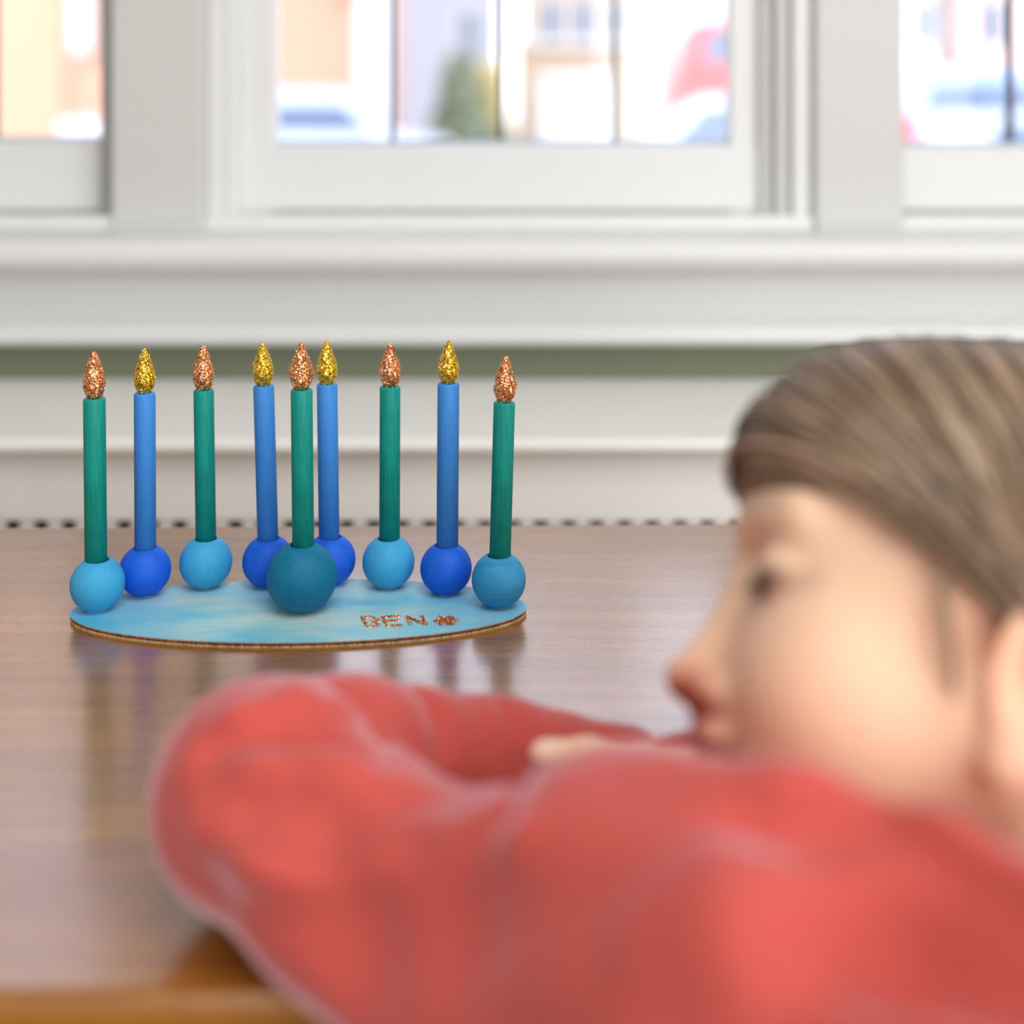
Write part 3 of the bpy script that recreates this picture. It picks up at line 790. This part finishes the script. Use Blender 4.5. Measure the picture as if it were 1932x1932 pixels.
fold([(380, 1570), (500, 1615), (620, 1645), (760, 1632), (880, 1605), (980, 1580)], .014, .0090, .008)
fold([(400, 1410), (520, 1372), (620, 1380), (720, 1425)], .007, -.007, .008)
fold([(470, 1545), (600, 1566), (740, 1572), (860, 1552), (930, 1536)], .011, -.011, .010)
fold([(500, 1700), (650, 1735), (850, 1730), (1120, 1690)], .020, -.006, .018)
fold([(1250, 1440), (1500, 1515), (1750, 1620), (1925, 1700)], .018, .008, .012)
fold([(1430, 1580), (1600, 1625), (1750, 1675), (1925, 1770), (2050, 1850)], .017, -.019, .018)
fold([(1230, 1770), (1400, 1700), (1650, 1730), (1900, 1830)], .018, .006, .014)
fold([(1500, 1830), (1700, 1800), (1925, 1900)], .014, -.004, .014)
fold([(612, 1275), (680, 1320), (722, 1380), (728, 1430)], .0045, -.0042, .004)
fold([(785, 1300), (820, 1350), (832, 1410), (830, 1460)], .0045, -.0040, .004)
fold([(942, 1325), (978, 1380), (988, 1440), (985, 1490)], .0045, -.0044, .004)
# neck opening, palm opening
S.cap(NECK, Hd(-.03, 0, -.06), .052, .056, .010, 's')
S.cap((.070, .560, .757), (.03, .545, .765), .013, .018, .004, 's')
V, Q = S.mesh(); del S
# keep cloth above the table top
ontab = (V[:, 1] > .474) & (V[:, 0] < .255)
V[ontab, 2] = np.maximum(V[ontab, 2], TZ+.0015)
o = npmesh('long_sleeved_top', V, Q, M_knit, child, None, 2); o.matrix_parent_inverse = CI
o['label'] = 'coral knitted long-sleeved top'
# lower body and stool, out of view
T = SDF((.15, .25, -.01), (.75, .65, .68), .008)
T.chain([(.47, .44, .62), (.50, .44, .52), (.50, .44, .47)], [.108, .10, .105], .03)
for s_ in (-1, 1): T.chain([(.50, .44+s_*.055, .47), (.37, .44+s_*.10, .47), (.37, .44+s_*.10, .08), (.33, .44+s_*.10, .035)], [.075, .055, .04, .035], .02)
V, Q = T.mesh(); V[:, 2] = np.maximum(V[:, 2], .001); o = npmesh('trousers', V, Q, M_trous, child, None, 2); o.matrix_parent_inverse = CI
st = empty('stool', (.52, .44, 0)); tag(st, 'wooden stool under the seated child at the end of the table', 'stool')
lathe('seat', [(0, .335), (.15, .335), (.155, .343), (.155, .356), (.15, .362), (0, .362)], M_stool, st)
for a in range(4):
    bm = bmesh.new(); bbox(bm, -.016, .016, -.016, .016, 0, .336, .004)
    for v in bm.verts:
        k = .10+.03*(1-v.co.z/.356); v.co.x += k*(1 if a % 2 else -1); v.co.y += k*(1 if a > 1 else -1)
    bmobj('leg', bm, M_stool, st)

# ------------------------------------------------------------------ street outside
GZ = -.45
def X_(px, d): return (px-966)/F*d
def Z_(py, d): return HC-(py-PY0)/F*d
M_snow = paint('snow', (.86, .88, .92, 1), .8, .03)
struct(box('ground', -60, 60, WY+.4, 130, GZ-.2, GZ, M_snow))
M_roof = paint('roof_shingle', srgb(120, 112, 110), .9)
M_siding = paint('pale_siding', srgb(168, 166, 170), .8)
M_cream = paint('cream_siding', srgb(186, 164, 138), .8)
M_extw = paint('exterior_white_trim', srgb(222, 219, 214), .7)
M_pane = plain('far_window_glass', (.12, .15, .2, 1), .1)
m = N('paled_brick'); bt = m.n('TexBrick'); m.l(m.coord((1, 1, 1), rot=(math.pi/2, 0, 0)), bt.inputs['Vector'])
bt.inputs['Scale'].default_value = 4.5; bt.inputs['Color1'].default_value = srgb(206, 138, 108); bt.inputs['Color2'].default_value = srgb(222, 158, 122); bt.inputs['Mortar'].default_value = srgb(216, 196, 180)  # brick colours lightened to carry the outdoor glare and haze
m.l(bt.outputs[0], m.b.inputs['Base Color']); m.set(Roughness=.9); M_brick = m.m
def house(label, x0, x1, d, ztop, mat, wins, depth=7, gable=True):
    r = empty('house', ((x0+x1)/2, d, GZ)); tag(r, label, 'house', None); inv = Matrix.Translation(-r.location)
    def b(name, par, *a, bev=0):
        o = box(name, *a, par if par is r else None, bev)
        if par is r: o.matrix_parent_inverse = inv
        return o
    b('wall', r, x0, x1, d, d+depth, GZ, ztop, mat)
    e = .35; h = (x1-x0)*.28
    v = [(x0-e, d-e, ztop), (x1+e, d-e, ztop), (x1+e, d+depth+e, ztop), (x0-e, d+depth+e, ztop), (x0-e, d+depth/2, ztop+depth*.35), (x1+e, d+depth/2, ztop+depth*.35)]
    o = pymesh('roof', v, [(0, 1, 5, 4), (2, 3, 4, 5), (1, 2, 5), (3, 0, 4), (3, 2, 1, 0)], M_roof, r); o.matrix_parent_inverse = inv
    for (wx0, wx1, wz0, wz1) in wins:
        bm = bmesh.new(); t_ = .09
        bbox(bm, wx0-t_, wx0, d-.06, d+.02, wz0-t_, wz1+t_); bbox(bm, wx1, wx1+t_, d-.06, d+.02, wz0-t_, wz1+t_)
        bbox(bm, wx0, wx1, d-.06, d+.02, wz1, wz1+t_); bbox(bm, wx0, wx1, d-.06, d+.02, wz0-t_, wz0); bbox(bm, wx0, wx1, d-.05, d+.02, (wz0+wz1)/2-.03, (wz0+wz1)/2+.03)
        fo = bmobj('window_frame', bm, M_extw, r); fo.matrix_parent_inverse = inv
        po = box('pane', wx0, wx1, d-.02, d+.01, wz0, wz1, M_pane, fo)
    return r
# brick house, colour paled for glare, seen through the left window and the first pane
d = 26.0
house('tan brick house seen through the left window, height added to block reflected sky', X_(-700, 36), X_(118, 36), 36, 19, paint('tan_brick', srgb(214, 176, 142), .9), [(X_(-120, 36), X_(-20, 36), 1.0, 3.0)], 7)  # unseen upper storeys added to keep sky out of the table's reflection
hA = house('brick house coloured pale for glare, seen between the left window and the leftmost centre pane', X_(146, d), X_(700, d), d, 5.2, M_brick,
           [(X_(300, d), X_(420, d), 1.0, 2.7)])
inv = Matrix.Translation(-hA.location)
def hp(o): o.parent = hA; o.matrix_parent_inverse = inv; return o
hp(box('downpipe', X_(150, d), X_(184, d), d-.5, d-.2, Z_(98, d), 4.9, M_extw))
hp(box('porch_column', X_(676, d-1), X_(736, d-1), d-1.2, d-.7, GZ, 4.8, M_extw))
hp(box('porch_roof', X_(560, d-1), X_(760, d-1), d-1.6, d, 4.2, 4.5, M_extw))
hp(box('low_wall', X_(120, d-2), X_(240, d-2), d-2.2, d-2.0, GZ, Z_(226, d-2), M_extw))
d = 48.0
house('pale grey clapboard house far across the street behind the second pane', X_(735, d), X_(935, d), d, 7.0, M_siding, [(X_(868, d), X_(905, d), 2.6, 4.6)])
house('cream house across the street in the third centre pane, made tall to block reflected sky', X_(990, d), X_(1215, d), d, 22, M_cream, [(X_(a, d), X_(a+40, d), 3.2+3*b, 5.0+3*b) for a in (1020, 1080, 1140) for b in range(6)])  # height made up so the facade replaces sky in the tabletop reflection
d = 34.0
gr = empty('garage', (X_(1060, d), d, GZ)); tag(gr, 'low cream garage in front of the house in the third centre pane', 'garage'); ginv = Matrix.Translation(-gr.location)
def gb(name, *a):
    o = box(name, *a, gr); o.matrix_parent_inverse = ginv; return o
gb('wall', X_(975, d), X_(1205, d), d, d+5, GZ, Z_(86, d), M_cream); gb('roof_slab', X_(968, d), X_(1212, d), d-.3, d+5.2, Z_(86, d), Z_(76, d), M_extw)
gb('garage_door', X_(1020, d), X_(1160, d), d-.05, d, GZ, Z_(140, d), M_extw)
d = 52.0
house('far white house seen in the fourth centre pane and the right window', X_(1265, d), X_(1765, d), d, 6.5, M_extw, [(X_(1720, d), X_(1770, d), 3.6, 5.4)])
house('far pink house at the right edge of the right window', X_(1815, d), X_(2200, d), d, 7.2, paint('pale_pink_siding', srgb(236, 196, 186), .8), [(X_(1850, d), X_(1890, d), 3.6, 5.4)])

def car(label, x, d, yaw, color, Lc=4.4, H=1.5, Wc=1.8, boxy=False, wz=None):
    r = empty('car', (x, d, GZ), yaw); tag(r, label, 'car')
    hl = Lc/2
    if boxy: pr = [(-hl, .35), (-hl, .95), (-hl+.1, H*.60), (-hl+.35, H), (hl-1.7, H), (hl-1.0, H*.62), (hl-.1, H*.55), (hl, .75), (hl, .35)]
    else: pr = [(-hl, .35), (-hl, .85), (-hl+.5, H*.64), (-hl+1.1, H), (hl-2.1, H), (hl-1.25, H*.62), (hl-.15, H*.52), (hl, .65), (hl, .35)]
    def prof_mesh(name, pr, w_, zc, mat, inset=.0):
        n = len(pr); v = []
        for s_ in (-1, 1):
            for (a, z) in pr:
                k = 1 if z < H*.65 else .86
                v.append((a, s_*w_/2*k, z))
        f = [tuple(range(n)), tuple(range(n, 2*n))[::-1]]+[(i, n+i, n+(i+1) % n, (i+1) % n) for i in range(n)]
        bm = bmesh.new(); me = bpy.data.meshes.new('t'); me.from_pydata(v, [], f); bm.from_mesh(me); bpy.data.meshes.remove(me)
        bmesh.ops.bevel(bm, geom=list(bm.edges), offset=.05, segments=2, affect='EDGES')
        return bmobj(name, bm, mat, r, True)
    prof_mesh('car_body', pr, Wc, 0, color)
    gm = M_carglass; z0, z1 = (H*.63, H*.88) if boxy else (H*.66, H*.93)
    if wz: z0, z1 = H*wz[0], H*wz[1]
    kw = lambda z: (1 if z < .6*H else 1-.14*(z/H-.6)/.4)+.012
    a0, a1 = (-hl+.45, hl-1.62) if boxy else (-hl+1.05, hl-1.95)
    for s_ in (-1, 1):
        for q in (0, 1):
            xa = a0+(a1-a0)*(.5*q)+.04; xb = a0+(a1-a0)*(.5*q+.5)-.04
            sl_ = -.25 if q == 0 else .0; sr = .45 if q == 1 else 0
            v = [(xa+sl_*.6, s_*Wc/2*kw(z0), z0), (xb+sr, s_*Wc/2*kw(z0), z0), (xb, s_*Wc/2*kw(z1), z1), (xa, s_*Wc/2*kw(z1), z1)]
            v += [(p[0], p[1]-s_*.06, p[2]) for p in v]
            pymesh('side_window', v, [(0, 1, 2, 3), (4, 7, 6, 5), (0, 4, 5, 1), (1, 5, 6, 2), (2, 6, 7, 3), (3, 7, 4, 0)], gm, r)
    for a in (-hl+.8, hl-.85):
        for s_ in (-1, 1):
            v, f = lathe_geo([(0, -.11), (.30, -.11), (.33, -.08), (.33, .08), (.30, .11), (0, .11)], 24)
            pymesh('wheel', [(a+p[0], s_*(Wc/2-.08)+p[2], .33+p[1]) for p in v], f, M_tyre, r)
    return r
M_carglass = plain('car_glass', srgb(88, 104, 130), .3)
M_tyre = plain('tyre_rubber', (.03, .03, .03, 1), .8)
M_cw = plain('white_car_paint', (.66, .68, .72, 1), .3); M_cr = plain('red_car_paint', (.72, .05, .05, 1), .35); M_cb = plain('pale_blue_car_paint', srgb(176, 200, 232), .3)
car('white tall car with grey-blue windows parked across the street, left pane', X_(585, 20), 20, 0, M_cw, 4.6, 1.74, 1.9, True)
car('tall red car parked in front of the white houses, at the rightmost centre pane', X_(1478, 17), 17, 0, M_cr, 3.2, 2.6, 1.8, True, (.79, .96))
car('white low car parked before the red car, right of centre', X_(1330, 13), 13, math.pi, M_cw, 4.2, 1.60, 1.8)
car('pale blue car parked further away in the right window', X_(1900, 24), 24, 0, M_cb, 4.5, 2.2, 1.8, True)
car('white car nearest the right window', X_(2010, 15), 15, 0, M_cw, 4.4, 1.42, 1.8)

# evergreen shrub: many leaf clumps joined
def shrub(label, x, d, h, r0, c1, c2, n=1500):
    r = empty('shrub', (x, d, GZ)); tag(r, label, 'shrub')
    V = []; Fc = []
    for k in range(n):
        z = RNG.random()**1.2; a = RNG.random()*6.283; rr_ = r0*(1-z*.75)*(.75+.3*RNG.random())
        p = np.array([rr_*math.cos(a), rr_*math.sin(a), .15+z*h]); q = RNG.normal(0, .09, (4, 3)); n0 = len(V)
        V += [tuple(p+q[0]), tuple(p+q[1]), tuple(p+q[2]), tuple(p+q[3])]; Fc += [(n0, n0+1, n0+2), (n0, n0+3, n0+1), (n0+1, n0+3, n0+2), (n0+2, n0+3, n0)]
    m = N('shrub_leaf'); m.set(Roughness=.8); m.l(m.ramp(m.noise(m.coord(), 2, 3), [(.35, c1), (.65, c2)]), m.b.inputs['Base Color'])
    tag(pymesh('foliage', V, Fc, m.m, r), kind='stuff')
    lathe('stem', [(0, 0), (.07, 0), (.05, h*.8), (0, h*.8)], M_stool, r, 10)
shrub('dark evergreen shrub beside the street seen through the second pane', X_(868, 28), 28, 2.45, .75, srgb(112, 128, 108), srgb(164, 168, 132))
shrub('yellowish bush right of the dark evergreen shrub', X_(925, 30), 30, 2.3, .6, srgb(204, 188, 120), srgb(224, 208, 152))
